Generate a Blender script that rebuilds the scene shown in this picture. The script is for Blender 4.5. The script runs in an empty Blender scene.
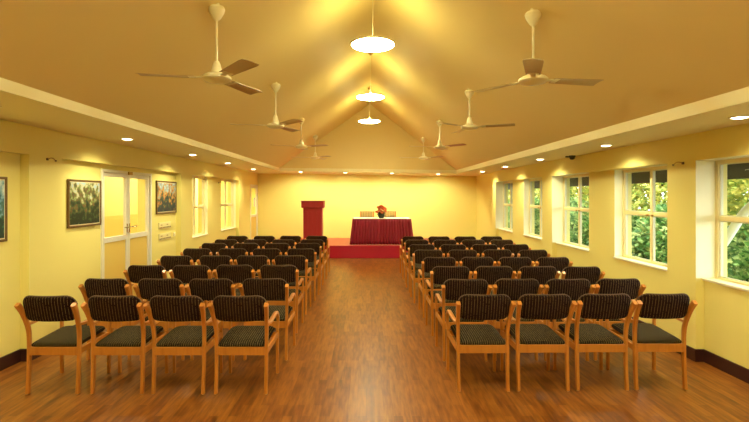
import bpy, bmesh, math, random
from mathutils import Vector, Matrix
R = math.radians
PI = math.pi
random.seed(7)
S = bpy.context.scene
C = S.collection

# ------------------------------------------------------------------ materials
def mat(name, col=(.8, .8, .8), rough=.5, spec=.5, metal=0, emit=None, estr=0):
    m = bpy.data.materials.new(name); m.use_nodes = True
    b = m.node_tree.nodes['Principled BSDF']
    b.inputs['Base Color'].default_value = (*col, 1)
    b.inputs['Roughness'].default_value = rough
    b.inputs['Specular IOR Level'].default_value = spec
    b.inputs['Metallic'].default_value = metal
    if emit:
        b.inputs['Emission Color'].default_value = (*emit, 1)
        b.inputs['Emission Strength'].default_value = estr
    return m

def noisy(m, c1, c2, scale=(1, 1, 1), nscale=4, detail=4, bump=0):
    """object-space noise between two paint tones"""
    nt = m.node_tree; N = nt.nodes; L = nt.links
    b = N['Principled BSDF']
    tc = N.new('ShaderNodeTexCoord'); mp = N.new('ShaderNodeMapping')
    mp.inputs['Scale'].default_value = scale
    no = N.new('ShaderNodeTexNoise'); no.inputs['Scale'].default_value = nscale; no.inputs['Detail'].default_value = detail
    mx = N.new('ShaderNodeMix'); mx.data_type = 'RGBA'
    mx.inputs[6].default_value = (*c1, 1); mx.inputs[7].default_value = (*c2, 1)
    L.new(tc.outputs['Object'], mp.inputs['Vector']); L.new(mp.outputs[0], no.inputs['Vector'])
    L.new(no.outputs['Fac'], mx.inputs[0]); L.new(mx.outputs[2], b.inputs['Base Color'])
    if bump:
        bp = N.new('ShaderNodeBump'); bp.inputs['Strength'].default_value = bump; bp.inputs['Distance'].default_value = .01
        L.new(no.outputs['Fac'], bp.inputs['Height']); L.new(bp.outputs[0], b.inputs['Normal'])
    return m

def stripes(m, base, line, pitch, width, axis='X', fleck=True):
    nt = m.node_tree; N = nt.nodes; L = nt.links
    b = N['Principled BSDF']
    tc = N.new('ShaderNodeTexCoord'); sp = N.new('ShaderNodeSeparateXYZ')
    L.new(tc.outputs['Object'], sp.inputs[0])
    def math_(op, a, v):
        n = N.new('ShaderNodeMath'); n.operation = op
        L.new(a, n.inputs[0]); n.inputs[1].default_value = v
        return n.outputs[0]
    f = math_('FRACT', math_('MULTIPLY', sp.outputs[axis], 1 / pitch), 0)
    s = math_('LESS_THAN', f, width)
    if fleck:
        no = N.new('ShaderNodeTexNoise'); no.inputs['Scale'].default_value = 90
        L.new(tc.outputs['Object'], no.inputs['Vector'])
        g = math_('GREATER_THAN', no.outputs['Fac'], .42)
        k = N.new('ShaderNodeMath'); k.operation = 'MULTIPLY'; L.new(s, k.inputs[0]); L.new(g, k.inputs[1]); s = k.outputs[0]
    mx = N.new('ShaderNodeMix'); mx.data_type = 'RGBA'
    mx.inputs[6].default_value = (*base, 1); mx.inputs[7].default_value = (*line, 1)
    L.new(s, mx.inputs[0]); L.new(mx.outputs[2], b.inputs['Base Color'])
    return m

WALLC = (.88, .71, .25)
M = {}
M['wall'] = noisy(mat('wall_paint', rough=.55, spec=.3), (.88, .775, .27), (.86, .75, .25), nscale=1.2)
M['ceil'] = noisy(mat('ceiling_paint', rough=.6, spec=.3), (.80, .625, .26), (.77, .595, .235), nscale=.9)
M['soffit'] = noisy(mat('soffit_paint', rough=.55, spec=.3), (.86, .77, .45), (.84, .74, .42), nscale=1)
M['reveal'] = mat('window_frame_paint', (.82, .70, .34), .4)
M['sashp'] = mat('pale_sash_paint', (.74, .72, .52), .4)
M['jamb_lit'] = mat('jamb_daylight_tint', (.90, .87, .62), .5)  # paler than the wall: daylight on the reveals is in this colour
M['sill'] = mat('sill_paint', (.9, .84, .62), .4)
M['base'] = noisy(mat('dark_baseboard_wood', rough=.35), (.035, .010, .010), (.06, .018, .014), (1, 1, 8), 3)
M['alu'] = mat('white_frame', (.82, .80, .68), .35)
M['white'] = mat('ivory_plastic', (.85, .78, .55), .4)
M['fanwhite'] = mat('cream_enamel', (.88, .80, .52), .3)
M['blade'] = mat('fan_blade_enamel', (.52, .35, .15), .3)
M['bladered'] = mat('fan_blade_red', (.42, .12, .05), .35)
M['black'] = mat('black_plastic', (.01, .01, .01), .4)
M['plate'] = mat('cream_plate', (.86, .78, .40), .4)
M['plate2'] = mat('tan_switch', (.35, .24, .09), .4)
M['dark'] = mat('dark_bracket_metal', (.08, .05, .02), .4)
M['brass'] = mat('brass', (.45, .28, .08), .35, metal=.6)
M['chrome'] = mat('steel_handle', (.6, .6, .58), .25, metal=.9)
M['chairwood'] = noisy(mat('chair_beech', rough=.33), (.68, .285, .045), (.47, .155, .024), (14, 14, 1.5), 3, 5)
M['foot'] = mat('foot_glide', (.45, .35, .22), .5)
M['backfab'] = stripes(mat('striped_back_fabric', rough=.9, spec=.15), (.017, .006, .004), (.20, .125, .05), .024, .14)
M['seatfab'] = stripes(mat('striped_seat_fabric', rough=.9, spec=.15), (.019, .011, .006), (.21, .16, .065), .019, .22)
M['piping'] = mat('tan_piping', (.16, .10, .06), .8)
M['tanfab'] = stripes(mat('tan_woven_fabric', rough=.9), (.50, .33, .10), (.16, .12, .05), .05, .3, 'X')
M['lectern'] = noisy(mat('red_stained_wood', rough=.35), (.38, .022, .028), (.27, .013, .02), (12, 12, 1), 2, 4)
M['redcloth'] = mat('maroon_satin', (.25, .004, .024), .5)
M['redcloth'].node_tree.nodes['Principled BSDF'].inputs['Sheen Weight'].default_value = 0
M['whitecloth'] = mat('white_cloth', (.85, .82, .7), .8)
M['carpet'] = noisy(mat('red_carpet', rough=.32, spec=.6), (.46, .006, .036), (.41, .005, .03), nscale=30)
M['stagewood'] = mat('stage_step_edge', (.5, .1, .02), .4)
M['orange'] = noisy(mat('orange_petals', rough=.6), (.95, .30, .10), (.85, .16, .05), nscale=20)
M['leaf'] = mat('dark_leaf', (.03, .08, .015), .5)
M['pot'] = mat('dark_green_pot', (.03, .04, .02), .4)
M['bark'] = mat('bark', (.10, .06, .035), .9)
M['eave'] = noisy(mat('dark_eave_boards', rough=.6), (.042, .010, .004), (.030, .007, .003), (1, 12, 1), 3)
M['earth'] = noisy(mat('garden_ground', rough=.95), (.05, .055, .02), (.07, .06, .03), nscale=2)
M['corr'] = mat('corridor_wall', (.86, .73, .28), .7)
M['corrdado'] = mat('corridor_dado', (.80, .58, .14), .7)
M['yellowpanel'] = mat('yellow_door_panel', (.80, .58, .14), .45)
M['pipe'] = mat('white_pipe', (.85, .85, .78), .4)
M['paper'] = mat('paper_notice', (.85, .85, .8), .8)
M['gold'] = noisy(mat('carved_gold_frame', rough=.4), (.22, .12, .035), (.08, .04, .012), nscale=60)
M['mount'] = mat('cream_mount', (.75, .65, .42), .7)
M['greencast'] = mat('green_shade_cloth', (.05, .13, .05), .8)

def glow(name, col, s):
    m = bpy.data.materials.new(name); m.use_nodes = True
    nt = m.node_tree; nt.nodes.clear()
    e = nt.nodes.new('ShaderNodeEmission'); e.inputs[0].default_value = (*col, 1); e.inputs[1].default_value = s
    o = nt.nodes.new('ShaderNodeOutputMaterial'); nt.links.new(e.outputs[0], o.inputs[0])
    return m
M['opal'] = glow('glowing_opal_glass', (1, .96, .60), 85)
M['lens'] = glow('glowing_downlight_lens', (1, .90, .58), 18)

def glassmat(name, tint=(1, 1, 1), gloss=.07):
    m = bpy.data.materials.new(name); m.use_nodes = True
    nt = m.node_tree; nt.nodes.clear(); N = nt.nodes; L = nt.links
    t = N.new('ShaderNodeBsdfTransparent'); t.inputs[0].default_value = (*tint, 1)
    g = N.new('ShaderNodeBsdfGlossy'); g.inputs['Roughness'].default_value = .02
    f = N.new('ShaderNodeLayerWeight'); f.inputs['Blend'].default_value = .5
    p5 = N.new('ShaderNodeMath'); p5.operation = 'POWER'; p5.inputs[1].default_value = 4
    fm = N.new('ShaderNodeMath'); fm.operation = 'MULTIPLY_ADD'; fm.inputs[1].default_value = .12; fm.inputs[2].default_value = .015
    L.new(f.outputs['Facing'], p5.inputs[0]); L.new(p5.outputs[0], fm.inputs[0])
    mx = N.new('ShaderNodeMixShader'); o = N.new('ShaderNodeOutputMaterial')
    L.new(fm.outputs[0], mx.inputs[0]); L.new(t.outputs[0], mx.inputs[1]); L.new(g.outputs[0], mx.inputs[2]); L.new(mx.outputs[0], o.inputs[0])
    return m
M['glass'] = glassmat('window_glass', (.95, .97, .93))

def leafmat(name, c1, c2, c3):
    m = mat(name, c1, .55, .3)
    nt = m.node_tree; N = nt.nodes; L = nt.links; b = N['Principled BSDF']
    gi = N.new('ShaderNodeNewGeometry'); cr = N.new('ShaderNodeValToRGB')
    cr.color_ramp.elements[0].color = (*c1, 1); cr.color_ramp.elements[1].color = (*c3, 1)
    e = cr.color_ramp.elements.new(.5); e.color = (*c2, 1)
    L.new(gi.outputs['Random Per Island'], cr.inputs[0]); L.new(cr.outputs[0], b.inputs['Base Color'])
    tr = N.new('ShaderNodeBsdfTranslucent'); L.new(cr.outputs[0], tr.inputs[0])
    mx = N.new('ShaderNodeMixShader'); mx.inputs[0].default_value = .35
    L.new(b.outputs[0], mx.inputs[1]); L.new(tr.outputs[0], mx.inputs[2])
    L.new(mx.outputs[0], N['Material Output'].inputs[0])
    return m
M['shrubleaf'] = leafmat('shrub_leaves', (.03, .10, .02), (.13, .28, .06), (.48, .55, .20))
M['treeleaf'] = leafmat('sunny_tree_leaves', (.18, .30, .05), (.48, .50, .10), (.85, .72, .18))

def floor_mat():
    m = mat('plank_floor', rough=.3, spec=.34)
    nt = m.node_tree; N = nt.nodes; L = nt.links; b = N['Principled BSDF']
    tc = N.new('ShaderNodeTexCoord'); mp = N.new('ShaderNodeMapping'); mp.inputs['Rotation'].default_value = (0, 0, R(90))
    L.new(tc.outputs['Object'], mp.inputs[0])
    br = N.new('ShaderNodeTexBrick'); br.inputs['Scale'].default_value = 1
    br.inputs['Brick Width'].default_value = .5; br.inputs['Row Height'].default_value = .07
    br.inputs['Mortar Size'].default_value = .0012; br.inputs['Bias'].default_value = 0
    br.inputs['Color1'].default_value = (0, 0, 0, 1); br.inputs['Color2'].default_value = (1, 1, 1, 1); br.inputs['Mortar'].default_value = (.1, .1, .1, 1)
    br.offset = .37; br.squash = 1
    L.new(mp.outputs[0], br.inputs[0])
    mp2 = N.new('ShaderNodeMapping'); mp2.inputs['Scale'].default_value = (26, 3.2, 1); L.new(tc.outputs['Object'], mp2.inputs[0])
    no = N.new('ShaderNodeTexNoise'); no.inputs['Scale'].default_value = 1.3; no.inputs['Detail'].default_value = 3; L.new(mp2.outputs[0], no.inputs[0])
    no2 = N.new('ShaderNodeTexNoise'); no2.inputs['Scale'].default_value = 1.3; L.new(tc.outputs['Object'], no2.inputs[0])
    ad = N.new('ShaderNodeMath'); ad.operation = 'MULTIPLY_ADD'; ad.inputs[1].default_value = .2
    L.new(br.outputs['Color'], ad.inputs[0])
    m1 = N.new('ShaderNodeMath'); m1.operation = 'MULTIPLY_ADD'; m1.inputs[1].default_value = .72; L.new(no.outputs['Fac'], m1.inputs[0])
    m2 = N.new('ShaderNodeMath'); m2.operation = 'MULTIPLY'; m2.inputs[1].default_value = .2; L.new(no2.outputs['Fac'], m2.inputs[0])
    L.new(m2.outputs[0], m1.inputs[2]); L.new(m1.outputs[0], ad.inputs[2])
    cr = N.new('ShaderNodeValToRGB'); E = cr.color_ramp.elements
    E[0].position = .24; E[0].color = (.06, .017, .0035, 1)
    E[1].position = .76; E[1].color = (.36, .135, .020, 1)
    e = E.new(.48); e.color = (.19, .056, .009, 1)
    L.new(ad.outputs[0], cr.inputs[0]); L.new(cr.outputs[0], b.inputs['Base Color'])
    rr = N.new('ShaderNodeMath'); rr.operation = 'MULTIPLY_ADD'; rr.inputs[1].default_value = .08; rr.inputs[2].default_value = .30
    L.new(no.outputs['Fac'], rr.inputs[0]); L.new(rr.outputs[0], b.inputs['Roughness'])
    return m
M['floor'] = floor_mat()

def painting_mat(name, seed, stops, nscale=3):
    """loose brushy landscape: height bands broken by noise, in object space (y across, z up, 0..1)"""
    m = mat(name, rough=.5); nt = m.node_tree; N = nt.nodes; L = nt.links; b = N['Principled BSDF']
    tc = N.new('ShaderNodeTexCoord'); mp = N.new('ShaderNodeMapping'); mp.inputs['Location'].default_value = (seed, seed * 2, 0)
    L.new(tc.outputs['Object'], mp.inputs[0])
    no = N.new('ShaderNodeTexNoise'); no.inputs['Scale'].default_value = nscale * 5; no.inputs['Detail'].default_value = 6; L.new(mp.outputs[0], no.inputs[0])
    sp = N.new('ShaderNodeSeparateXYZ'); L.new(tc.outputs['Object'], sp.inputs[0])
    a = N.new('ShaderNodeMath'); a.operation = 'MULTIPLY_ADD'; a.inputs[1].default_value = 1.9; L.new(no.outputs['Fac'], a.inputs[0])
    s = N.new('ShaderNodeMath'); s.operation = 'MULTIPLY_ADD'; s.inputs[1].default_value = 1.5; s.inputs[2].default_value = -.25
    L.new(sp.outputs['Z'], s.inputs[0]); L.new(s.outputs[0], a.inputs[2])
    sc = N.new('ShaderNodeMath'); sc.operation = 'ADD'; sc.inputs[1].default_value = -.72; L.new(a.outputs[0], sc.inputs[0])
    cr = N.new('ShaderNodeValToRGB'); E = cr.color_ramp.elements
    E[0].position = stops[0][0]; E[0].color = (*stops[0][1], 1); E[1].position = stops[-1][0]; E[1].color = (*stops[-1][1], 1)
    for p, c in stops[1:-1]:
        e = E.new(p); e.color = (*c, 1)
    L.new(sc.outputs[0], cr.inputs[0]); L.new(cr.outputs[0], b.inputs['Base Color'])
    return m

# ------------------------------------------------------------------ mesh helpers
def box(bm, x0, x1, y0, y1, z0, z1):
    v = [bm.verts.new(p) for p in ((x0, y0, z0), (x1, y0, z0), (x1, y1, z0), (x0, y1, z0), (x0, y0, z1), (x1, y0, z1), (x1, y1, z1), (x0, y1, z1))]
    for f in ((0, 3, 2, 1), (4, 5, 6, 7), (0, 1, 5, 4), (1, 2, 6, 5), (2, 3, 7, 6), (3, 0, 4, 7)):
        bm.faces.new([v[i] for i in f])

def prism(bm, poly, y0, y1, axis='Y'):
    """extrude an (x,z) polygon along y"""
    a = [bm.verts.new((p[0], y0, p[1])) for p in poly]; b = [bm.verts.new((p[0], y1, p[1])) for p in poly]
    n = len(poly)
    bm.faces.new(a); bm.faces.new(b[::-1])
    for i in range(n):
        bm.faces.new((a[i], b[i], b[(i + 1) % n], a[(i + 1) % n]))

def lathe(bm, prof, seg=24, loc=(0, 0, 0)):
    rings = []
    for r, z in prof:
        if r < 1e-5:
            rings.append([bm.verts.new((loc[0], loc[1], loc[2] + z))])
        else:
            rings.append([bm.verts.new((loc[0] + r * math.cos(2 * PI * i / seg), loc[1] + r * math.sin(2 * PI * i / seg), loc[2] + z)) for i in range(seg)])
    for a, b in zip(rings, rings[1:]):
        for i in range(seg):
            j = (i + 1) % seg
            if len(a) == 1 and len(b) == 1: continue
            if len(a) == 1: bm.faces.new((a[0], b[i], b[j]))
            elif len(b) == 1: bm.faces.new((a[i], a[j], b[0]))
            else: bm.faces.new((a[i], a[j], b[j], b[i]))

def sweep(bm, pts, w, d=None, seg=8, square=True, ref=(1, 0, 0), grow=0):
    """bar along a polyline; w = size along ref, d = other size"""
    d = d or w
    pts = [Vector(p) for p in pts]
    rings = []
    for i, p in enumerate(pts):
        t = (pts[min(i + 1, len(pts) - 1)] - pts[max(i - 1, 0)]).normalized()
        u = Vector(ref); u = (u - t * u.dot(t)).normalized(); v = t.cross(u)
        if square:
            c = .32
            q = [(1, c), (c, 1), (-c, 1), (-1, c), (-1, -c), (-c, -1), (c, -1), (1, -c)]
            q = [(a * w / 2, b * d / 2) for a, b in [(max(-1, min(1, a * 1.0)), b) for a, b in q]]
            q = [((1 if a > 0 else -1) * abs(a), b) for a, b in q]
            # octagon section: a rounded rectangle
            k = .75
            q = [(w/2, d/2*k), (w/2*k, d/2), (-w/2*k, d/2), (-w/2, d/2*k), (-w/2, -d/2*k), (-w/2*k, -d/2), (w/2*k, -d/2), (w/2, -d/2*k)]
        else:
            q = [(w / 2 * math.cos(2 * PI * k / seg), d / 2 * math.sin(2 * PI * k / seg)) for k in range(seg)]
        g_ = 1 + grow * max(0, i / (len(pts) - 1) * 2 - 1)
        rings.append([bm.verts.new(p + u * a * g_ + v * b * g_) for a, b in q])
    n = len(rings[0])
    for a, b in zip(rings, rings[1:]):
        for i in range(n):
            bm.faces.new((a[i], a[(i + 1) % n], b[(i + 1) % n], b[i]))
    bm.faces.new(rings[0][::-1]); bm.faces.new(rings[-1])

def smoothpath(pts, n=6):
    """Catmull-Rom through points"""
    P = [Vector(p) for p in pts]; out = []
    for i in range(len(P) - 1):
        p0 = P[max(i - 1, 0)]; p1 = P[i]; p2 = P[i + 1]; p3 = P[min(i + 2, len(P) - 1)]
        for k in range(n):
            t = k / n
            out.append(.5 * ((2 * p1) + (-p0 + p2) * t + (2 * p0 - 5 * p1 + 4 * p2 - p3) * t * t + (-p0 + 3 * p1 - 3 * p2 + p3) * t ** 3))
    out.append(P[-1])
    return out

def obj(name, bm, m, parent=None, smooth=False, bevel=0, loc=None):
    bmesh.ops.recalc_face_normals(bm, faces=bm.faces)
    me = bpy.data.meshes.new(name); bm.to_mesh(me); bm.free()
    ms = m if isinstance(m, (list, tuple)) else [m]
    for x in ms: me.materials.append(x)
    if smooth:
        for p in me.polygons: p.use_smooth = True
        try: me.set_sharp_from_angle(angle=R(40))
        except Exception: pass
    o = bpy.data.objects.new(name, me); C.objects.link(o)
    if parent: o.parent = parent
    if loc: o.location = loc
    if bevel:
        b = o.modifiers.new('bevel', 'BEVEL'); b.width = bevel; b.segments = 2; b.limit_method = 'ANGLE'
    return o

def B(): return bmesh.new()
def tag(o, label, cat, group=None):
    o['label'] = label; o['category'] = cat
    if group: o['group'] = group
    return o
def thing(name, label, cat, loc=(0, 0, 0), rz=0, group=None):
    o = bpy.data.objects.new(name, None); C.objects.link(o)
    o.empty_display_size = .1
    o.location = loc; o.rotation_euler = (0, 0, rz)
    return tag(o, label, cat, group)
def struct(o, label=None, cat=None):
    o['kind'] = 'structure'
    if label: o['label'] = label
    if cat: o['category'] = cat
    return o
def dup(root, loc, rz, label, group=None):
    r = root.copy(); C.objects.link(r); r.location = loc; r.rotation_euler = (0, 0, rz); r['label'] = label
    if group: r['group'] = group
    for ch in list(root.children):
        c = ch.copy(); C.objects.link(c); c.parent = r
        for g in list(ch.children):
            d = g.copy(); C.objects.link(d); d.parent = c
    return r

# ------------------------------------------------------------------ room shell
Y0, YG, Y1 = -3.0, 13.07, 14.6        # end behind camera, gable line, stage wall
XL, XLR, XLO = -3.42, -3.51, -3.72    # left wall face, recessed face, outer face
XR, XRR, XRO = 3.34, 3.425, 3.66
ZL, ZR = 2.39, 2.31                    # soffit heights
HL, HR = 2.098, 2.037                  # heads of the recesses
SILL = .82

b = B(); box(b, -3.8, 3.75, Y0 - .1, Y1 + .1, -.12, 0)
struct(obj('floor', b, M['floor']), 'reddish brown wooden plank floor with a glossy aisle', 'floor')

def wall(sign, face, rec, outer, top, head, bays, openings, name, lab, end=None):
    b = B()
    end = end or Y1
    def bx(xa, xb, *r):
        box(b, min(xa, xb), max(xa, xb), *r)
    y = Y0
    segs = []
    for (a, c) in bays:
        segs.append((y, a, False)); segs.append((a, c, True)); y = c
    segs.append((y, end, False))
    if end < Y1: bx(3.50, outer, end, Y1, 0, top + .02)
    for (a, c, isbay) in segs:
        inner = rec if isbay else face
        if isbay: bx(face, outer, a, c, head, top)
        ztop = head if isbay else top
        ops = sorted([o for o in openings if o[0] >= a - 1e-4 and o[1] <= c + 1e-4])
        yy = a
        for (o0, o1, z0, z1) in ops:
            if o0 - yy > 1e-3: bx(inner, outer, yy, o0, 0, ztop)
            if z0 > 0: bx(inner, outer, o0, o1, 0, z0)
            if ztop - z1 > 1e-3: bx(inner, outer, o0, o1, z1, ztop)
            yy = o1
        if c - yy > 1e-3: bx(inner, outer, yy, c, 0, ztop)
    bmesh.ops.remove_doubles(b, verts=b.verts, dist=1e-5)
    return struct(obj(name, b, M['wall']), lab, 'wall')

Lbays = [(1.5, 4.67), (5.17, 8.50), (9.06, 12.39)]
Rbays = [(1.5, 4.66), (5.10, 8.26), (8.73, 11.85)]
LW = [(9.06, 10.19), (11.13, 12.39)]
RW = [(10.75, 11.85), (8.73, 9.99), (7.06, 8.26), (5.10, 6.34), (3.42, 4.66), (1.5, 2.74)]
LD = (6.08, 7.49)
LD2 = (13.6, 14.48)
wall(-1, XL, XLR, XLO, ZL, HL, Lbays,
     [(a, c, SILL, HL) for a, c in LW] + [(LD[0], LD[1], 0, 2.035), (LD2[0], LD2[1], 0, 2.02)],
     'wall_left', 'yellow left wall with shallow recessed bays')
wall(1, XR, XRR, XRO, ZR, HR, Rbays, [(a, c, SILL, HR) for a, c in RW],
     'wall_right', 'yellow right wall with deep garden windows', 12.15)
b = B(); box(b, -3.9, 3.9, Y1, Y1 + .2, -.1, 2.6)
struct(obj('wall_back', b, M['wall']), 'bright yellow end wall behind the stage', 'wall')
b = B(); box(b, -3.9, 3.9, Y0 - .2, Y0, -.1, 4.6)
struct(obj('wall_front', b, M['wall']), 'yellow wall behind the viewer', 'wall')

# ceiling: sloped faces over the hall
AP = (.11, 4.30); FL = (-2.466, 2.475); FR = (2.57, 2.41)
b = B()
prism(b, [FL, AP, (AP[0], AP[1] + .2), (FL[0] - .4, FL[1] + .02), (FL[0] - .4, FL[1])], Y0 - .1, YG + .05)
prism(b, [AP, FR, (FR[0] + .4, FR[1]), (FR[0] + .4, FR[1] + .02), (AP[0], AP[1] + .2)], Y0 - .1, YG + .05)
struct(obj('ceiling', b, M['ceil']), 'tan pitched ceiling rising to a ridge', 'ceiling')
# soffits with their fascias
b = B(); prism(b, [(-3.9, ZL), (FL[0], ZL), (FL[0], FL[1]), (-3.9, FL[1] + .25)], Y0 - .1, YG)
struct(obj('trim_1', b, M['soffit']), 'flat cream soffit with downlights along the left wall', 'soffit')
b = B(); prism(b, [(FR[0], ZR), (3.9, ZR), (3.9, FR[1] + .25), (FR[0], FR[1])], Y0 - .1, YG)
struct(obj('trim_2', b, M['soffit']), 'flat cream soffit with downlights along the right wall', 'soffit')
b = B(); prism(b, [(-3.9, ZL), (FL[0], ZL), (FR[0], ZR), (3.9, ZR), (3.9, 2.44), (FR[0], FR[1]), (FL[0], FL[1]), (-3.9, 2.5)], YG, Y1)
struct(obj('trim_3', b, M['soffit']), 'low cream soffit over the stage', 'soffit')
b = B(); prism(b, [(-3.6, 2.44), (3.6, 2.40), (3.6, 2.5), (.11, 4.55), (-3.6, 2.5)], YG + .04, YG + .2)
struct(obj('wall_gable', b, M['ceil']), 'triangular tan gable wall above the stage soffit', 'wall')

# baseboards follow the bays
def baseboard(face, rec, bays, gaps, sign, name):
    b = B(); h, t = .125, .015
    y = Y0; segs = []
    for (a, c) in bays:
        segs.append((y, a, face)); segs.append((a, c, rec)); y = c
    segs.append((y, Y1, face))
    for a, c, x in segs:
        pieces = [(a, c)]
        for g0, g1 in gaps:
            pieces = [q for p in pieces for q in (((p[0], g0), (g1, p[1])) if g0 >= p[0] and g1 <= p[1] else (p,))]
        for p in pieces:
            e = t if x == face else 0
            xs = sorted((x, x - sign * t))
            y0 = p[0] - (e if p[0] == a and a > Y0 else 0); y1 = p[1] + (e if p[1] == c and c < Y1 else 0)
            box(b, xs[0], xs[1], y0, y1, 0, h)
    for (a, c) in bays:                      # returns on the pier sides
        xs = sorted((face, rec))
        box(b, xs[0], xs[1], a, a + t, 0, h); box(b, xs[0], xs[1], c - t, c, 0, h)
    return struct(obj(name, b, M['base']), 'dark wooden baseboard', 'baseboard')
baseboard(XL, XLR, Lbays, [LD, LD2], -1, 'baseboard_left')
baseboard(XR, XRR, Rbays, [], 1, 'baseboard_right')

# ------------------------------------------------------------------ windows
def window(n, sign, y0, y1, z0, z1, xin, xout, lab, flush=None):
    """frame, four panes with mullion and transom, projecting sill"""
    root = bpy.data.objects.new('window_%d' % n, None); C.objects.link(root); struct(root, lab, 'window')
    root.location = (xout, (y0 + y1) / 2, z0)
    hw = (y1 - y0) / 2; H = z1 - z0; f = .04; d = .03
    zt = 1.45 - z0
    def bb(ya, yb, za, zb, xa=-d, xb=d):
        b = B(); box(b, xa, xb, ya, yb, za, zb); return b
    b = B()
    box(b, -d, d, -hw, -hw + f, 0, H); box(b, -d, d, hw - f, hw, 0, H)
    box(b, -d, d, -hw + f, hw - f, 0, f); box(b, -d, d, -hw + f, hw - f, H - f, H)
    obj('window_frame', b, M['reveal'], root, bevel=.004)
    obj('mullion', bb(-.019, .019, f, H - f, -d * .8, d * .8), M['reveal'], root, bevel=.003)
    b = B(); box(b, -d * .7, d * .7, -hw + f, -.019, zt - .022, zt + .022); box(b, -d * .7, d * .7, .019, hw - f, zt - .022, zt + .022)
    obj('transom', b, M['reveal'], root, bevel=.003)
    # inner sash lines in paler aluminium, one per pane
    for (ya, yb) in ((-hw + f, -.019), (.019, hw - f)):
        for (za, zb) in ((f, zt - .022), (zt + .022, H - f)):
            b = B(); s = .011
            box(b, -.012, .012, ya, ya + s, za, zb); box(b, -.012, .012, yb - s, yb, za, zb)
            box(b, -.012, .012, ya + s, yb - s, za, za + s); box(b, -.012, .012, ya + s, yb - s, zb - s, zb)
            sa = obj('sash', b, M['sashp'], root)
            b = B(); box(b, -.002, .002, ya + s, yb - s, za + s, zb - s)
            obj('pane', b, M['glass'], sa)
    # sill board from frame to slightly proud of the wall
    b = B(); xa, xb = sorted((-sign * d, (xin - sign * .02) - xout)); box(b, xa, xb, -hw + .001, hw - .001, 0, .022)
    obj('window_sill', b, M['sill'], root, bevel=.004)
    # thin skins on the deep reveal, its daylight brightness put into a paler colour
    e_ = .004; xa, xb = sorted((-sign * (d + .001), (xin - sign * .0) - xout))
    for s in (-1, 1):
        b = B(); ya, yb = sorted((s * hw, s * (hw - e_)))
        if s == 1 and flush: xa, xb = sorted((xa if sign < 0 else flush - xout, xb if sign > 0 else flush - xout))  # far skin runs on to the pier face, painting its lit side
        box(b, xa, xb, ya, yb, .022, H - e_); obj('jamb_daylight_skin', b, M['jamb_lit'], root)
    b = B(); box(b, xa, xb, -hw, hw, H - e_, H - .0005); obj('head_daylight_skin', b, M['jamb_lit'], root)
    for s in (-1, 1):
        b = B(); box(b, -sign * (d + .02) if sign > 0 else d, -sign * d if sign > 0 else d + .02, s * .05 - .012, s * .05 + .012, zt - .03, zt - .005)
        obj('latch', b, M['brass'], root)
    return root
rl = ['right wall garden window nearest the stage', 'right wall window second from the stage', 'middle right wall window, third from the stage',
      'right wall window just before the bracketed pier', 'large right wall window nearest the viewer, white pipe outside', 'right wall window beside the viewer']
for i, (a, c) in enumerate(RW):
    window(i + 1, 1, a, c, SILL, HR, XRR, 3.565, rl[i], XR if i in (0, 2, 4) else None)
window(7, -1, *LW[1], SILL, HL, XLR, -3.60, 'left wall window nearest the stage, bright corridor behind')
window(8, -1, *LW[0], SILL, HL, XLR, -3.60, 'left wall window next to the landscape painting')

# ------------------------------------------------------------------ doors
def leaf_door(root, y0, y1, zt, hinge_glass=True, x=0):
    f = .052; zr = 1.09
    lf = B()
    box(lf, -.022, .022, y0, y0 + f, 0, zt); box(lf, -.022, .022, y1 - f, y1, 0, zt)
    box(lf, -.022, .022, y0 + f, y1 - f, zt - f, zt); box(lf, -.022, .022, y0 + f, y1 - f, 0, f)
    box(lf, -.022, .022, y0 + f, y1 - f, zr - .05, zr + .02)
    d = obj('door_leaf', lf, M['alu'], root, bevel=.003)
    b = B(); box(b, -.003, .003, y0 + f, y1 - f, zr + .02, zt - f); obj('glass_pane', b, M['glass'], d)
    b = B(); box(b, -.008, .008, y0 + f, y1 - f, f, zr - .05); obj('lower_panel', b, M['yellowpanel'], d)
    return d
d1 = bpy.data.objects.new('door_1', None); C.objects.link(d1); struct(d1, 'white framed double glass door with yellow lower panels in left wall', 'door')
yc = sum(LD) / 2; hw = (LD[1] - LD[0]) / 2
d1.location = (-3.53, yc, 0)
b = B(); box(b, -.035, .045, -hw, -hw + .04, 0, 2.035); box(b, -.035, .045, hw - .04, hw, 0, 2.035); box(b, -.035, .045, -hw + .04, hw - .04, 1.995, 2.035)
obj('door_frame', b, M['alu'], d1, bevel=.003)
for s in (-1, 1):
    ya, yb = sorted((s * .003, s * (hw - .042)))
    lf = leaf_door(d1, ya, yb, 1.992)
    b = B(); sweep(b, [(.022, s * .03, 1.22), (.06, s * .03, 1.22), (.065, s * .05, 1.22), (.065, s * .17, 1.225)], .02, .02, square=False)
    box(b, .02, .028, s * .03 - .018, s * .03 + .018, 1.14, 1.27)
    obj('door_handle', b, M['chrome'], lf, smooth=True)
b = B(); box(b, .045, .065, -.05, .05, 1.985, 2.03); obj('door_closer', b, M['brass'], d1)
d2 = bpy.data.objects.new('door_2', None); C.objects.link(d2); struct(d2, 'narrow far left door with glazed top beside the stage', 'door')
yc = sum(LD2) / 2; hw = (LD2[1] - LD2[0]) / 2
d2.location = (-3.44, yc, 0)
b = B(); box(b, -.035, .035, -hw, -hw + .045, 0, 2.02); box(b, -.035, .035, hw - .045, hw, 0, 2.02); box(b, -.035, .035, -hw + .045, hw - .045, 1.975, 2.02)
obj('door_frame', b, M['alu'], d2)
lf = leaf_door(d2, -hw + .047, hw - .047, 1.97)
b = B(); box(b, .006, .01, .02, .2, 1.35, 1.62); obj('paper_notice', b, M['paper'], lf)

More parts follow.
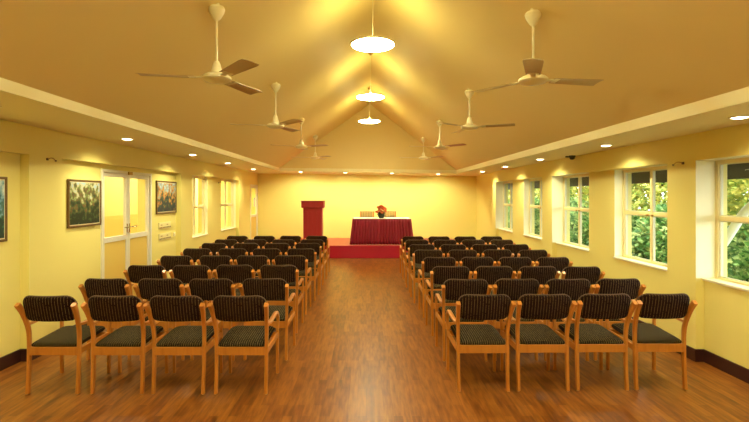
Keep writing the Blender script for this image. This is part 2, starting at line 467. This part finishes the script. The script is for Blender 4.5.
# ------------------------------------------------------------------ corridor beyond the left wall
b = B(); box(b, -5.6, -5.4, -3, 17, 1.25, 3.0)
struct(obj('wall_corridor', b, M['corr']), 'pale wall of the corridor behind the glass', 'wall')
b = B(); box(b, -5.6, -5.38, -3, 17, -.1, 1.25)
struct(obj('trim_4', b, M['corrdado']), 'deeper yellow dado of the corridor wall', 'dado')
b = B(); box(b, -5.6, -3.8, -3, 17, -.12, 0)
struct(obj('floor_corridor', b, M['floor']), 'corridor floor', 'floor')
b = B(); box(b, -5.6, -3.72, -3, 17, 2.75, 2.85)
struct(obj('ceiling_corridor', b, M['corr']), 'corridor ceiling', 'ceiling')
for i, y in enumerate((-3.1, 17)):
    b = B(); box(b, -5.6, -3.72, y - .1, y, -.1, 2.85)
    struct(obj('wall_corridor_end', b, M['corr']), 'end wall of the corridor', 'wall')
b = B(); box(b, -3.9, -3.73, Y0 - .1, Y1 + .1, 2.38, 2.85)
struct(obj('trim_5', b, M['corr']), 'wall head between corridor and hall', 'wall')

# ------------------------------------------------------------------ chairs
def pad(hx, hz, th, crn_top, crn_bot, nu=14, nv=8, curve=0, taper=0):
    """cushioned panel in local (u across, v up): returns bm with y = thickness axis"""
    bm = B(); grid = {}
    us = [math.sin(PI / 2 * (-1 + 2 * i / nu)) for i in range(nu + 1)]
    vs = [math.sin(PI / 2 * (-1 + 2 * j / nv)) for j in range(nv + 1)]
    for side in (0, 1):
        for i, u in enumerate(us):
            def lim(c):
                e = hx * (1 - abs(u))
                return 0 if e > c else c - math.sqrt(max(0, c * c - (c - e) ** 2))
            top = hz - lim(crn_top); bot = -hz + lim(crn_bot)
            for j, v in enumerate(vs):
                z = bot + (top - bot) * (v + 1) / 2
                x = u * hx * (1 + taper * z / hz)
                t = th / 2 * max(0, (1 - abs(u) ** 6)) ** .4 * max(0, (1 - abs(v) ** 6)) ** .4
                y = curve * (u * u) + (t if side else -t)
                edge = i in (0, nu) or j in (0, nv)
                if side and edge: grid[1, i, j] = grid[0, i, j]; continue
                grid[side, i, j] = bm.verts.new((x, y, z))
        for i in range(nu):
            for j in range(nv):
                q = [grid[side, i, j], grid[side, i + 1, j], grid[side, i + 1, j + 1], grid[side, i, j + 1]] if (side, i + 1, j + 1) in grid and (side, i, j) in grid else None
    for side in (0, 1):
        for i in range(nu):
            for j in range(nv):
                q = [grid[side, i, j], grid[side, i + 1, j], grid[side, i + 1, j + 1], grid[side, i, j + 1]]
                try: bm.faces.new(q)
                except ValueError: pass
    return bm

def make_chair(name, label, seatm, backm, wood):
    t = thing(name, label, 'chair')
    # back cushion, leaning to the rear, slightly dished
    b = pad(.225, .114, .05, .085, .06, curve=.03, taper=.015)
    bmesh.ops.rotate(b, verts=b.verts, cent=(0, 0, 0), matrix=Matrix.Rotation(R(13), 3, 'X'))
    bmesh.ops.translate(b, verts=b.verts, vec=(0, -.06, .730))
    back = obj('backrest', b, backm, t, smooth=True)
    # piping round the upper edge
    pts = []
    for k in range(21):
        u = -1 + 2 * k / 20
        x = .222 * math.sin(u * PI / 2) * 1.015; e = .225 * (1 - abs(math.sin(u * PI / 2))); c = .085
        z = .114 - (0 if e > c else c - math.sqrt(max(0, c * c - (c - e) ** 2))) + .001
        y = .03 * (x / .225) ** 2
        v = Matrix.Rotation(R(13), 3, 'X') @ Vector((x, y, z)) + Vector((0, -.06, .730)); pts.append(v)
    b = B(); sweep(b, pts, .009, .009, square=False, seg=6, ref=(0, 1, 0)); obj('piping', b, M['piping'], back, smooth=True)
    # seat cushion
    b = pad(.205, .225, .062, .05, .03, nv=12)
    bmesh.ops.rotate(b, verts=b.verts, cent=(0, 0, 0), matrix=Matrix.Rotation(R(-90 + 4), 3, 'X'))
    bmesh.ops.translate(b, verts=b.verts, vec=(0, .225, .42))
    obj('seat', b, seatm, t, smooth=True)
    for s in (-1, 1):
        # rear leg rises into the back post
        b = B(); sweep(b, smoothpath([(s * .211, -.008, 0.004), (s * .211, .006, .2), (s * .212, .012, .4), (s * .215, .004, .55), (s * .224, -.045, .69), (s * .232, -.098, .778)], 4), .027, .034, grow=.28)
        lg = obj('leg', b, wood, t, smooth=True)
        b = B(); lathe(b, [(0, 0), (.013, 0), (.013, .006), (0, .006)], 10, (s * .213, -.008, 0)); obj('foot_glide', b, M['foot'], lg)
        # front leg
        b = B(); sweep(b, smoothpath([(s * .222, .445, .004), (s * .222, .44, .2), (s * .222, .44, .4), (s * .224, .446, .45), (s * .226, .448, .49), (s * .227, .437, .54), (s * .227, .405, .58), (s * .227, .36, .598)], 4), .026, .026)
        lg = obj('leg', b, wood, t, smooth=True)
        b = B(); lathe(b, [(0, 0), (.012, 0), (.012, .006), (0, .006)], 10, (s * .222, .445, 0)); obj('foot_glide', b, M['foot'], lg)
        # bent arm from the front leg back to the post
        b = B(); sweep(b, smoothpath([(s * .227, .365, .596), (s * .229, .3, .602), (s * .23, .2, .596), (s * .228, .08, .586), (s * .218, .0, .59)], 4), .034, .024)
        obj('armrest', b, wood, t, smooth=True)
        b = B(); sweep(b, [(s * .218, .02, .36), (s * .222, .43, .37)], .02, .05); obj('side_rail', b, wood, t)
    b = B(); box(b, -.2, .2, -.006, .020, .325, .395); obj('rear_rail', b, wood, t, bevel=.004)
    b = B(); box(b, -.222, .222, .425, .447, .345, .395); obj('front_rail', b, wood, t, bevel=.004)
    return t

rowL = [3.90, 4.70, 5.61, 6.49, 7.35, 8.17, 8.86, 9.66]
rowR = [3.95, 4.68, 5.50, 6.34, 7.19, 7.98, 8.80, 9.53]
XsL = [-2.65, -2.105, -1.588, -1.058]
XsR = [1.005, 1.522, 2.037, 2.548]
rn = ['front row nearest the viewer', 'second row from the viewer', 'third row from the viewer', 'fourth row from the viewer',
      'fifth row from the viewer', 'fourth row from the last' , 'row next to the last', 'last row before the stage']
rn[5] = 'sixth row from the viewer'
poL = ['at the left wall end', 'second from the left wall', 'second from the aisle', 'on the aisle']
poR = ['on the aisle', 'second from the aisle', 'second from the right wall', 'at the right wall end']
proto = None
for side, rows, xs, po in (('left', rowL, XsL, poL), ('right', rowR, XsR, poR)):
    for r, y in enumerate(rows):
        if r == 4: xs = [-2.68, -2.12, -1.575, -1.03] if side == 'left' else [.965, 1.50, 2.04, 2.585]
        for k, x in enumerate(xs):
            lab = 'striped wooden armchair, %s block, %s, %s' % (side, rn[r], po[k])
            g = 'wooden armchairs in the %s block' % side
            jx = random.uniform(-.003, .003) if r else 0; jy = random.uniform(-.02, .02); rz = R(random.uniform(-.4, .4))
            if side == 'right' and r == 0: jy = k * .012
            if side == 'left' and r == 0: jy = 0
            if side == 'left' and r == 1: jx += .03
            if proto is None:
                proto = make_chair('wooden_armchair', lab, M['seatfab'], M['backfab'], M['chairwood'])
                proto['group'] = g; proto.location = (x, y, 0)
            else:
                dup(proto, (x + jx, y + jy, 0), rz, lab, g)

# ------------------------------------------------------------------ stage
SH = .34
b = B(); box(b, -2.75, 2.7, 12.37, Y1 - .005, 0, SH)
st = tag(obj('stage', b, M['carpet'], bevel=.012), 'low red carpeted stage against the back wall', 'stage')

# lectern
t = thing('lectern', 'red stained wooden lectern standing left on the stage', 'lectern', (-1.52, 13.3, SH))
b = B(); box(b, -.268, .268, -.2, .2, .03, .995); obj('body', b, M['lectern'], t, bevel=.008)
b = B()
for k in range(4):
    x = -.268 + .022 + k * .127; box(b, x, x + .105, -.208, -.2, .09, .9)
obj('front_panel', b, M['lectern'], t, bevel=.003)
b = B(); prism(b, [(-.322, .995), (.322, .995), (.322, 1.16), (.32, 1.18), (-.32, 1.18), (-.322, 1.16)], -.25, .24)
obj('head', b, M['lectern'], t, bevel=.02)
b = B(); box(b, -.31, .31, -.225, .22, 0, .03); obj('plinth', b, M['lectern'], t)
b = B(); box(b, -.335, .335, -.262, .25, 1.178, 1.2); obj('reading_top', b, M['lectern'], t, bevel=.008)

# table with skirt and top cloth
TX, TY = .44, 13.03
t = thing('stage_table', 'long table under red skirt and white top cloth', 'table', (TX, TY, SH))
b = B(); box(b, -.78, .78, -.33, .33, .675, .7); obj('tabletop', b, M['chairwood'], t)
for sx in (-1, 1):
    for sy in (-1, 1):
        b = B(); box(b, sx * .7 - .02, sx * .7 + .02, sy * .27 - .02, sy * .27 + .02, 0, .675); obj('leg', b, M['chrome'], t)
bm = B(); loop = []
def skirt_pt(s, z):
    # s in perimeter metres, starts rear-left; z 0 top .. 1 bottom
    W, D = 1.58, .68
    fl = .055 * z
    amp = (.024 + .022 * z)
    ph = abs(math.sin(s * PI / .078 + .5 * math.sin(s * 7))) ** .8 * amp
    hw, hd = W / 2 + fl, D / 2 + fl
    if s < D: return (-hw - ph, hd - 2 * hd * s / D)
    if s < D + W: return (-hw + 2 * hw * (s - D) / W, -hd - ph)
    return (hw + ph, -hd + 2 * hd * (s - D - W) / D)
n = 560; rows_ = 7; per = 2 * .68 + 1.58; g = []
for j in range(rows_ + 1):
    z = j / rows_
    g.append([bm.verts.new((*skirt_pt(per * i / n, z), .703 - .695 * z)) for i in range(n + 1)])
for j in range(rows_):
    for i in range(n): bm.faces.new((g[j][i], g[j][i + 1], g[j + 1][i + 1], g[j + 1][i]))
sk = obj('table_skirt', bm, M['redcloth'], smooth=True, loc=(TX, TY, SH))
so = sk.modifiers.new('thick', 'SOLIDIFY'); so.thickness = .003
tag(sk, 'pleated maroon red skirt hanging around the stage table', 'table skirt')
b = B(); box(b, -.798, .798, -.348, .348, .7035, .715)
tag(obj('tablecloth', b, M['whitecloth'], loc=(TX, TY, SH), bevel=.004), 'white cloth lying flat on top of the stage table', 'tablecloth')

# two chairs behind the table
for x, lab in ((.03, 'tan backed chair behind the stage table, left of the flowers'), (.70, 'tan backed chair behind the stage table, right of the flowers')):
    t = thing('stage_chair', lab, 'chair', (x, 14.05, SH), PI, 'tan chairs behind the stage table')
    b = pad(.2, .09, .03, .02, .02, nu=8, nv=6); bmesh.ops.translate(b, verts=b.verts, vec=(0, -.02, .78)); obj('backrest', b, M['tanfab'], t, smooth=True)
    b = B(); box(b, -.2, .2, 0, .4, .42, .47); obj('seat', b, M['tanfab'], t, bevel=.015)
    for s in (-1, 1):
        b = B(); box(b, s * .2 - .018, s * .2 + .018, -.04, -.005, 0, .87); obj('leg', b, M['chairwood'], t)
        b = B(); box(b, s * .2 - .018, s * .2 + .018, .36, .395, 0, .42); obj('leg', b, M['chairwood'], t)

# flowers
t = thing('flower_arrangement', 'round bunch of orange flowers in a dark pot on the table', 'flowers', (.43, 12.92, SH + .7155))
t.scale = (1.28, 1.28, 1.2)
b = B(); lathe(b, [(0, 0), (.05, 0), (.075, .05), (.07, .09), (.06, .09), (0, .08)], 16); obj('pot', b, M['pot'], t, smooth=True)
b = B()
for i in range(60):
    a = random.uniform(0, 2 * PI); e = random.uniform(-.1, 1.1); L = random.uniform(.06, .11)
    d = Vector((math.cos(a) * math.cos(e), math.sin(a) * math.cos(e), math.sin(e))); p = Vector((0, 0, .08)); u = d.orthogonal().normalized() * .018
    v = [b.verts.new(p), b.verts.new(p + d * L * .55 + u), b.verts.new(p + d * L), b.verts.new(p + d * L * .55 - u)]
    b.faces.new(v)
obj('leaves', b, M['leaf'], t)
for i in range(24):
    a = i * 2.4; e = -.55 + 2.0 * (i / 24); rr = .105 if i % 3 else .045
    c = Vector((math.cos(a) * math.cos(e) * rr, math.sin(a) * math.cos(e) * rr, .165 + math.sin(e) * .11))
    b = B()
    for ring, (n_, r_, up) in enumerate(((5, .016, .022), (6, .03, .012), (7, .04, 0))):
        for k in range(n_):
            th = 2 * PI * k / n_ + ring
            q = c + Vector((math.cos(th) * r_, math.sin(th) * r_, up)); w = Vector((-math.sin(th), math.cos(th), 0)) * .016
            b.faces.new([b.verts.new(c + Vector((0, 0, -.01))), b.verts.new(q - w), b.verts.new(q + Vector((math.cos(th) * .006, math.sin(th) * .006, .012))), b.verts.new(q + w)])
    bmesh.ops.create_icosphere(b, subdivisions=1, radius=.02, matrix=Matrix.Translation(c))
    obj('flower', b, M['orange'], t)
b = B(); sweep(b, [(0, 0, .2), (.004, 0, .29), (.0, 0, .36)], .006, square=False, seg=5)
bmesh.ops.create_icosphere(b, subdivisions=1, radius=.014, matrix=Matrix.Translation((0, 0, .355)))
obj('bud_stem', b, M['orange'], t)

# ------------------------------------------------------------------ ceiling fans
def ceil_z(x):
    if x < AP[0]: return FL[1] + (x - FL[0]) * (AP[1] - FL[1]) / (AP[0] - FL[0])
    return AP[1] + (x - AP[0]) * (FR[1] - AP[1]) / (FR[0] - AP[0])
def make_fan(label, x, y, zh, ang, bladem, bladem2=None):
    zc = ceil_z(x)
    t = thing('ceiling_fan', label, 'ceiling fan', (x, y, zh), 0, 'three bladed ceiling fans')
    top = zc - zh
    b = B(); lathe(b, [(0, top + .03), (.022, top + .03), (.024, top - .005), (.060, top - .015), (.070, top - .035), (.062, top - .065), (.034, top - .115), (.014, top - .135), (0, top - .135)], 20); cn = obj('canopy', b, M['fanwhite'], t, smooth=True)
    b = B(); lathe(b, [(0, .12), (.010, .12), (.010, top - .10), (0, top - .10)], 10); obj('down_rod', b, M['fanwhite'], t, smooth=True)
    b = B(); lathe(b, [(0, .14), (.022, .14), (.03, .12), (.045, .06), (.055, .03), (.02, .03)], 20); obj('rod_cup', b, M['fanwhite'], t, smooth=True)
    b = B(); lathe(b, [(0, .035), (.06, .034), (.10, .022), (.122, .004), (.122, -.012), (.105, -.03), (.06, -.042), (.03, -.048), (0, -.05)], 28); mo = obj('motor_housing', b, M['fanwhite'], t, smooth=True)
    for k in range(3):
        a = R(ang + 120 * k)
        b = B(); box(b, .10, .20, -.02, .02, -.004, .004); box(b, .19, .23, -.045, .045, -.004, .004)
        bl = B(); n = 8; up = []; pitch = R(-7)
        sec = []
        for i in range(n + 1):
            u = i / n; r = .18 + .45 * u; w = .058 + .020 * u
            if i == n: w *= .9
            cam_ = .006
            sec.append([(r, -w, 0), (r, -w * .3, cam_), (r, w * .4, cam_), (r, w, 0)])
        rings = []
        for s_ in sec:
            tp = [bl.verts.new(p) for p in s_]; bt = [bl.verts.new((p[0], p[1], p[2] - .004)) for p in s_]
            rings.append((tp, bt))
        for (t0, b0), (t1, b1) in zip(rings, rings[1:]):
            for j in range(3):
                bl.faces.new((t0[j], t0[j + 1], t1[j + 1], t1[j])); bl.faces.new((b0[j], b1[j], b1[j + 1], b0[j + 1]))
            bl.faces.new((t0[0], t1[0], b1[0], b0[0])); bl.faces.new((t0[3], b0[3], b1[3], t1[3]))
        for (tt, bb_) in (rings[0], rings[-1]): bl.faces.new(tt + bb_[::-1])
        for bmm in (bl, b):
            bmesh.ops.rotate(bmm, verts=bmm.verts, cent=(.15, 0, 0), matrix=Matrix.Rotation(pitch, 3, 'X'))
            bmesh.ops.rotate(bmm, verts=bmm.verts, cent=(0, 0, 0), matrix=Matrix.Rotation(a, 3, 'Z'))
        blade = obj('blade', bl, bladem if k != 1 or bladem2 is None else bladem2, t, smooth=True)
        obj('blade_bracket', b, M['fanwhite'], blade)
    return t
ZF = 1.675 + 1.015
nm = ['nearest the viewer', 'second from the viewer', 'third from the viewer', 'farthest from the viewer']
angsL = [191, 190, 210, 190]; angsR = [10, 218, 190, 190]
YL = [3.95, 6.62, 9.45, 12.1]; XFL = [-1.282, -1.30, -1.33, -1.335]
YR = [3.97, 6.70, 9.41, 12.1]; XFR = [1.443, 1.507, 1.507, 1.51]
for i in range(4):
    make_fan('cream ceiling fan on the left slope, %s' % nm[i], XFL[i], YL[i], ZF, angsL[i], M['blade'])
    make_fan('cream ceiling fan on the right slope, %s' % nm[i], XFR[i], YR[i], ZF - .01, angsR[i], M['blade'], M['bladered'] if i == 2 else None)

# ------------------------------------------------------------------ ridge lamps
lamps = [(5.43, 'largest glowing white dish pendant, nearest of the ridge lamps'), (8.30, 'middle glowing white dish pendant under the ridge'), (10.98, 'smallest glowing white dish pendant, farthest under the ridge'),
         (2.6, 'glowing dish pendant above and before the viewer'), (-.2, 'glowing dish pendant behind the viewer')]
for y, lab in lamps:
    zl = 1.675 + 1.775; top = AP[1] - zl
    t = thing('pendant_lamp', lab, 'pendant lamp', (.08, y, zl), 0, 'dish pendants along the ridge')
    b = B(); lathe(b, [(0, -.026), (.10, -.024), (.19, -.015), (.235, -.004), (.25, .006), (.19, .0), (.1, -.012), (0, -.014)], 40)
    obj('glass_diffuser', b, M['opal'], t, smooth=True)
    b = B(); lathe(b, [(.030, -.004), (.1, -.006), (.19, .006), (.25, .016), (.264, .018), (.264, .008), (.25, .008), (.19, .0025), (.1, -.0095), (.030, -.010)], 40)
    obj('dish_shade', b, M['white'], t, smooth=True)
    b = B(); lathe(b, [(.258, .018), (.268, .018), (.268, .024), (.258, .024)], 40); obj('rim', b, M['white'], t)
    b = B(); lathe(b, [(0, .10), (.02, .10), (.035, .06), (.035, -.008), (0, -.008)], 16); obj('lamp_holder', b, M['white'], t, smooth=True)
    b = B(); lathe(b, [(0, .1), (.0025, .1), (.0025, top - .03), (0, top - .03)], 8); obj('cord', b, M['white'], t)
    b = B(); lathe(b, [(0, top + .02), (.05, top - .02), (.045, top - .05), (.015, top - .09), (0, top - .09)], 16); obj('canopy', b, M['brass'], t, smooth=True)
    for k in range(6):
        a = k * PI / 3
        l = bpy.data.lights.new('lamp_glow', 'POINT'); l.energy = 3.4; l.color = (1, .95, .42); l.shadow_soft_size = .03
        lo = bpy.data.objects.new('lamp_glow', l); lo.location = (.08 + .12 * math.cos(a), y + .12 * math.sin(a), zl + .05); C.objects.link(lo)

# ------------------------------------------------------------------ downlights
def downlight(x, y, z, label, grp, e, wide=False):
    t = thing('downlight', label, 'downlight', (x, y, z), 0, grp)
    b = B(); lathe(b, [(.058, 0), (.078, 0), (.078, -.006), (.06, -.008), (.058, 0)], 28); obj('rim', b, M['white'], t, smooth=True)
    b = B(); lathe(b, [(0, -.016), (.03, -.014), (.05, -.008), (.058, -.002), (.058, .01), (0, .01)], 24); obj('lens', b, M['lens'], t, smooth=True)
    l = bpy.data.lights.new('downlight_beam', 'SPOT'); l.energy = e; l.color = (1, .955, .56); l.spot_size = R(136 if wide else 150); l.spot_blend = .5 if wide else .95; l.shadow_soft_size = .05
    lo = bpy.data.objects.new('downlight_beam', l); lo.location = (x, y, z - .03); lo.rotation_euler = (R(26 if wide else 0), 0, 0); C.objects.link(lo)
on = ['nearest the stage', 'second from the stage', 'third from the stage', 'fourth from the stage', 'fifth from the stage', 'sixth from the stage', 'seventh from the stage']
DY = [12.2, 9.94, 7.93, 5.75, 3.65, 1.5, -.7]
DYR = [11.85, 9.9, 7.93, 5.75, 3.69, 1.5, -.7]
for i in range(7):
    downlight(-2.985, DY[i], ZL, 'round recessed downlight in the left soffit, %s' % on[i], 'downlights in the left soffit', 75)
    downlight(3.0, DYR[i], ZR, 'round recessed downlight in the right soffit, %s' % on[i], 'downlights in the right soffit', 75)
for i, (x, w) in enumerate(((-1.9, 'leftmost'), (-.6, 'second from left'), (.75, 'third from left'), (2.1, 'rightmost'))):
    downlight(x, 13.35, ZL - (x + 2.466) / 5.036 * .08, '%s recessed downlight in the soffit over the stage' % w, 'downlights over the stage', 115, True)

# ------------------------------------------------------------------ wall pieces
P1 = [(.15, (.01, .02, .01)), (.35, (.04, .09, .03)), (.5, (.16, .07, .03)), (.62, (.12, .20, .05)), (.78, (.55, .50, .30)), (.95, (.35, .5, .6))]
P2 = [(.15, (.02, .03, .05)), (.35, (.05, .12, .06)), (.5, (.55, .16, .03)), (.6, (.5, .38, .08)), (.72, (.18, .28, .38)), (.95, (.55, .62, .62))]
P3 = [(.15, (.01, .04, .03)), (.35, (.04, .16, .08)), (.5, (.08, .2, .25)), (.65, (.25, .45, .55)), (.95, (.75, .8, .75))]
def painting(y0, y1, z0, z1, stops, seed, label):
    t = thing('framed_painting', label, 'painting', (XLR, (y0 + y1) / 2, z0))
    hw = (y1 - y0) / 2; H = z1 - z0; f = .024
    b = B(); box(b, 0, .025, -hw, -hw + f, 0, H); box(b, 0, .025, hw - f, hw, 0, H); box(b, 0, .025, -hw + f, hw - f, 0, f); box(b, 0, .025, -hw + f, hw - f, H - f, H)
    obj('picture_frame', b, M['gold'], t, bevel=.004)
    g = .012
    b = B(); box(b, .001, .016, -hw + f, hw - f, f, H - f); obj('mount', b, M['mount'], t)
    b = B(); box(b, .0165, .019, -hw + f + g, hw - f - g, f + g, H - f - g)
    obj('canvas', b, painting_mat('landscape_%d' % seed, seed, stops), t)
painting(3.76, 4.475, 1.235, 1.86, P3, 3, 'framed blue green landscape cut off at the left edge')
painting(5.39, 6.06, 1.295, 1.875, P1, 11, 'framed dark green forest and river painting left of the glass door')
painting(7.67, 8.47, 1.37, 1.935, P2, 5, 'framed autumn trees and lake painting above the switches')

def switchboard(y0, y1, z0, z1, n, label):
    t = thing('switch_board', label, 'switch board', (XLR, (y0 + y1) / 2, z0), 0, 'switch boards below the autumn painting')
    hw = (y1 - y0) / 2; H = z1 - z0
    b = B(); box(b, 0, .014, -hw, hw, 0, H); obj('cover_plate', b, M['plate'], t, bevel=.003)
    for k in range(n):
        yy = -hw + (k + .5) * 2 * hw / n
        b = B(); box(b, .014, .022, yy - .014, yy + .014, .012, .032 ); obj('switch', b, M['plate2'], t)
    for k in (0, 2):
        yy = -hw + (k * 2 + 1.5) * 2 * hw / n
        b = B(); box(b, .014, .017, yy - .03, yy + .03, H - .05, H - .035); obj('indicator', b, M['brass'], t)
switchboard(7.78, 8.24, 1.11, 1.22, 8, 'cream switch board directly below the autumn trees painting')
switchboard(7.78, 8.24, .92, 1.03, 8, 'lower cream switch board under the autumn trees painting')
b = B(); box(b, 0, .012, -.03, .03, 0, .07); box(b, .012, .02, -.012, .012, .02, .05)
tag(obj('wall_socket', b, M['white'], loc=(XLR, 8.41, .94)), 'small wall socket right of the lower switch board', 'socket')

def bracket(x, y, z, sgn, label, k=1):
    t = thing('wall_bracket', label, 'bracket', (x, y, z))
    b = B(); box(b, min(0, sgn * .012), max(0, sgn * .012), -.012, .012, -.012, .012); obj('base_plate', b, M['dark'], t)
    b = B(); sweep(b, smoothpath([(sgn * .01, 0, 0), (sgn * .03, .03 * k, .012), (sgn * .05, .06 * k, .01), (sgn * .07, .09 * k, -.015)], 4), .009, square=False, seg=6, ref=(0, 0, 1)); obj('arm', b, M['brass'], t, smooth=True)
    b = B(); lathe(b, [(0, .008), (.010, .005), (.010, -.006), (0, -.01)], 10, (sgn * .07, .095 * k, -.015)); obj('tip', b, M['dark'], t, smooth=True)
bracket(XR, 4.84, 2.02, -1, 'small bent brass bracket on the right pier', .6)
bracket(XL, 4.93, 2.07, 1, 'small bent bracket on the left pier', .4)
bracket(XLR, 10.95, 1.99, 1, 'small dark bracket between the two left windows', .5)
t = thing('security_camera', 'small black dome camera high on the right wall', 'camera', (3.25, 7.25, ZR))
b = B(); lathe(b, [(0, 0), (.05, 0), (.05, -.02), (0, -.02)], 18); obj('mount', b, M['black'], t)
b = B(); lathe(b, [(.042, -.02), (.042, -.035), (.03, -.058), (0, -.066)], 18); obj('dome', b, M['black'], t, smooth=True)
b = B(); box(b, -.10, -.03, -.02, .02, -.028, -.008); obj('arm', b, M['black'], t)

# ------------------------------------------------------------------ outside on the right
b = B(); box(b, 3.66, 30, -10, 45, -.35, -.2)
struct(obj('floor_garden', b, M['earth']), 'garden ground outside the windows', 'ground')
b = B(); prism(b, [(3.62, 2.22), (4.55, 1.885), (4.6, 1.885), (4.6, 2.02), (3.62, 2.42)], -4, 18)
struct(obj('trim_6', b, M['eave']), 'dark brown roof eave outside the right windows', 'eave')
b = B(); prism(b, [(3.66, 2.42), (4.6, 2.02), (4.62, 2.06), (3.0, 2.75), (3.0, 2.6)], -4, 18)
struct(obj('trim_7', b, M['eave']), 'roof edge outside the right windows', 'eave')
b = B(); box(b, -3.95, 3.95, Y0 - .3, Y1 + .3, 4.9, 5.0)
struct(obj('roof', b, M['eave']), 'roof slab over the hall', 'roof')
for sx in (-1, 1):
    b = B(); xs = sorted((sx * 3.9, sx * 4.0)); box(b, xs[0], xs[1], Y0 - .3, Y1 + .3, 2.62, 4.95)
    struct(obj('wall_attic', b, M['eave']), 'outer upper wall of the hall', 'wall')

b = B(); sweep(b, smoothpath([(4.5, 6.7, -.2), (4.5, 6.35, .5), (4.5, 5.83, 1.03), (4.5, 5.42, 1.52), (4.5, 4.9, 1.80), (4.5, 4.3, 1.90)], 8), .10, square=False, seg=14, ref=(1, 0, 0))
tag(obj('curved_pipe', b, M['pipe'], smooth=True), 'white curved pipe slanting outside the nearest right window', 'pipe')

def foliage(n, rx, ry, rz, size, cz, shell=.35):
    b = B()
    for i in range(n):
        d = Vector((random.gauss(0, 1), random.gauss(0, 1), random.gauss(0, 1))).normalized()
        k = 1 - shell * random.random() ** 1.6
        k *= 1 + .10 * math.sin(5 * d.x + 3 * d.z) + .08 * math.sin(9 * d.y + 4 * d.x)
        p = Vector((d.x * rx * k, d.y * ry * k, cz + d.z * rz * k))
        L = size * random.uniform(.6, 1.35); a = (d * .5 + Vector((random.gauss(0, 1), random.gauss(0, 1), random.gauss(0, .7)))).normalized()
        u = a.cross(Vector((random.random(), random.random(), random.random()))).normalized() * L * .26
        w = a.cross(u).normalized() * L * .07
        v0 = b.verts.new(p); v1 = b.verts.new(p + a * L * .5 + u + w); v2 = b.verts.new(p + a * L); v3 = b.verts.new(p + a * L * .5 - u + w); vm = b.verts.new(p + a * L * .5)
        b.faces.new((v0, v1, vm)); b.faces.new((v1, v2, vm)); b.faces.new((v2, v3, vm)); b.faces.new((v3, v0, vm))
    me = bpy.data.meshes.new('foliage'); b.to_mesh(me); b.free(); return me
shm = foliage(11000, .7, 1.0, 1.0, .11, .7)
shm.materials.append(M['shrubleaf'])
trm = foliage(16000, 1.2, 1.8, 1.8, .14, 2.2)
trm.materials.append(M['treeleaf'])
where = ['nearest the viewer', 'second from the viewer', 'third from the viewer', 'fourth from the viewer', 'fifth from the viewer', 'sixth from the viewer', 'seventh from the viewer', 'farthest from the viewer']
stemb = B()
for k in range(5):
    a = k * 1.3; sweep(stemb, [(0, 0, 0), (.15 * math.cos(a), .2 * math.sin(a), .5), (.35 * math.cos(a), .6 * math.sin(a), 1.1)], .04, square=False, seg=6)
stm = obj('stem', stemb, M['bark']); stmesh = stm.data; bpy.data.objects.remove(stm)
tb = B(); sweep(tb, [(0, 0, 0), (.05, 0, 1), (-.03, .05, 2.2), (.05, .1, 3.2)], .2, square=False, seg=10)
for k in range(5):
    a = k * 1.4; sweep(tb, [(0, 0, 1.6 + .2 * k), (.5 * math.cos(a), .7 * math.sin(a), 2.4 + .2 * k)], .07, square=False, seg=6)
tr_ = obj('trunk', tb, M['bark']); trmesh = tr_.data; bpy.data.objects.remove(tr_)
for i in range(8):
    y = 6.2 + i * 2.35
    t = thing('garden_shrub', 'dense green shrub outside the right windows, %s' % where[i], 'shrub', (5.8, y, -.2), (PI if i % 2 else 0), 'shrubs outside the right windows')
    for nme, me in (('foliage', shm), ('stem', stmesh)):
        o = bpy.data.objects.new(nme, me); C.objects.link(o); o.parent = t
for i in range(6):
    y = 8.6 + i * 4.4
    t = thing('garden_tree', 'yellow green leafy tree behind the shrubs, %s' % where[i], 'tree', (8.2, y, -.2), (PI if i % 2 else 0), 'trees outside the right windows')
    for nme, me in (('crown', trm), ('trunk', trmesh)):
        o = bpy.data.objects.new(nme, me); C.objects.link(o); o.parent = t

# ------------------------------------------------------------------ light
W = bpy.data.worlds.new('world'); S.world = W; W.use_nodes = True
bg = W.node_tree.nodes['Background']; bg.inputs[0].default_value = (.85, .93, 1, 1); bg.inputs[1].default_value = 8
def area(name, loc, rot, sx, sy, e, col):
    l = bpy.data.lights.new(name, 'AREA'); l.shape = 'RECTANGLE'; l.size = sx; l.size_y = sy; l.energy = e; l.color = col
    o = bpy.data.objects.new(name, l); o.location = loc; o.rotation_euler = rot; C.objects.link(o); return o
# corridor ceiling lights
for y in (1.5, 6.8, 10.5, 14.2):
    area('corridor_light', (-4.6, y, 2.7), (0, 0, 0), .9, 2.6, 75, (1, .88, .55))
sun = bpy.data.lights.new('sun', 'SUN'); sun.energy = 9; sun.angle = R(3); sun.color = (1, .93, .75)
so_ = bpy.data.objects.new('sun', sun); C.objects.link(so_)
dirv = Vector((.35, 1.0, -1.9)).normalized()      # sun comes from behind the viewer, over the roof
so_.rotation_euler = dirv.to_track_quat('-Z', 'Y').to_euler()

# ------------------------------------------------------------------ camera
cam = bpy.data.cameras.new('camera'); co = bpy.data.objects.new('camera', cam); C.objects.link(co)
co.location = (0, 0, 1.675); co.rotation_euler = (R(90), 0, 0)
cam.sensor_fit = 'HORIZONTAL'; cam.sensor_width = 36; cam.lens = 460 / 749 * 36
cam.shift_x = 8.5 / 749; cam.shift_y = -15 / 749; cam.clip_start = .05; cam.clip_end = 200
S.camera = co
S.view_settings.view_transform = 'Standard'; S.view_settings.look = 'None'; S.view_settings.exposure = 0; S.view_settings.gamma = 1
S.view_settings.use_curve_mapping = False
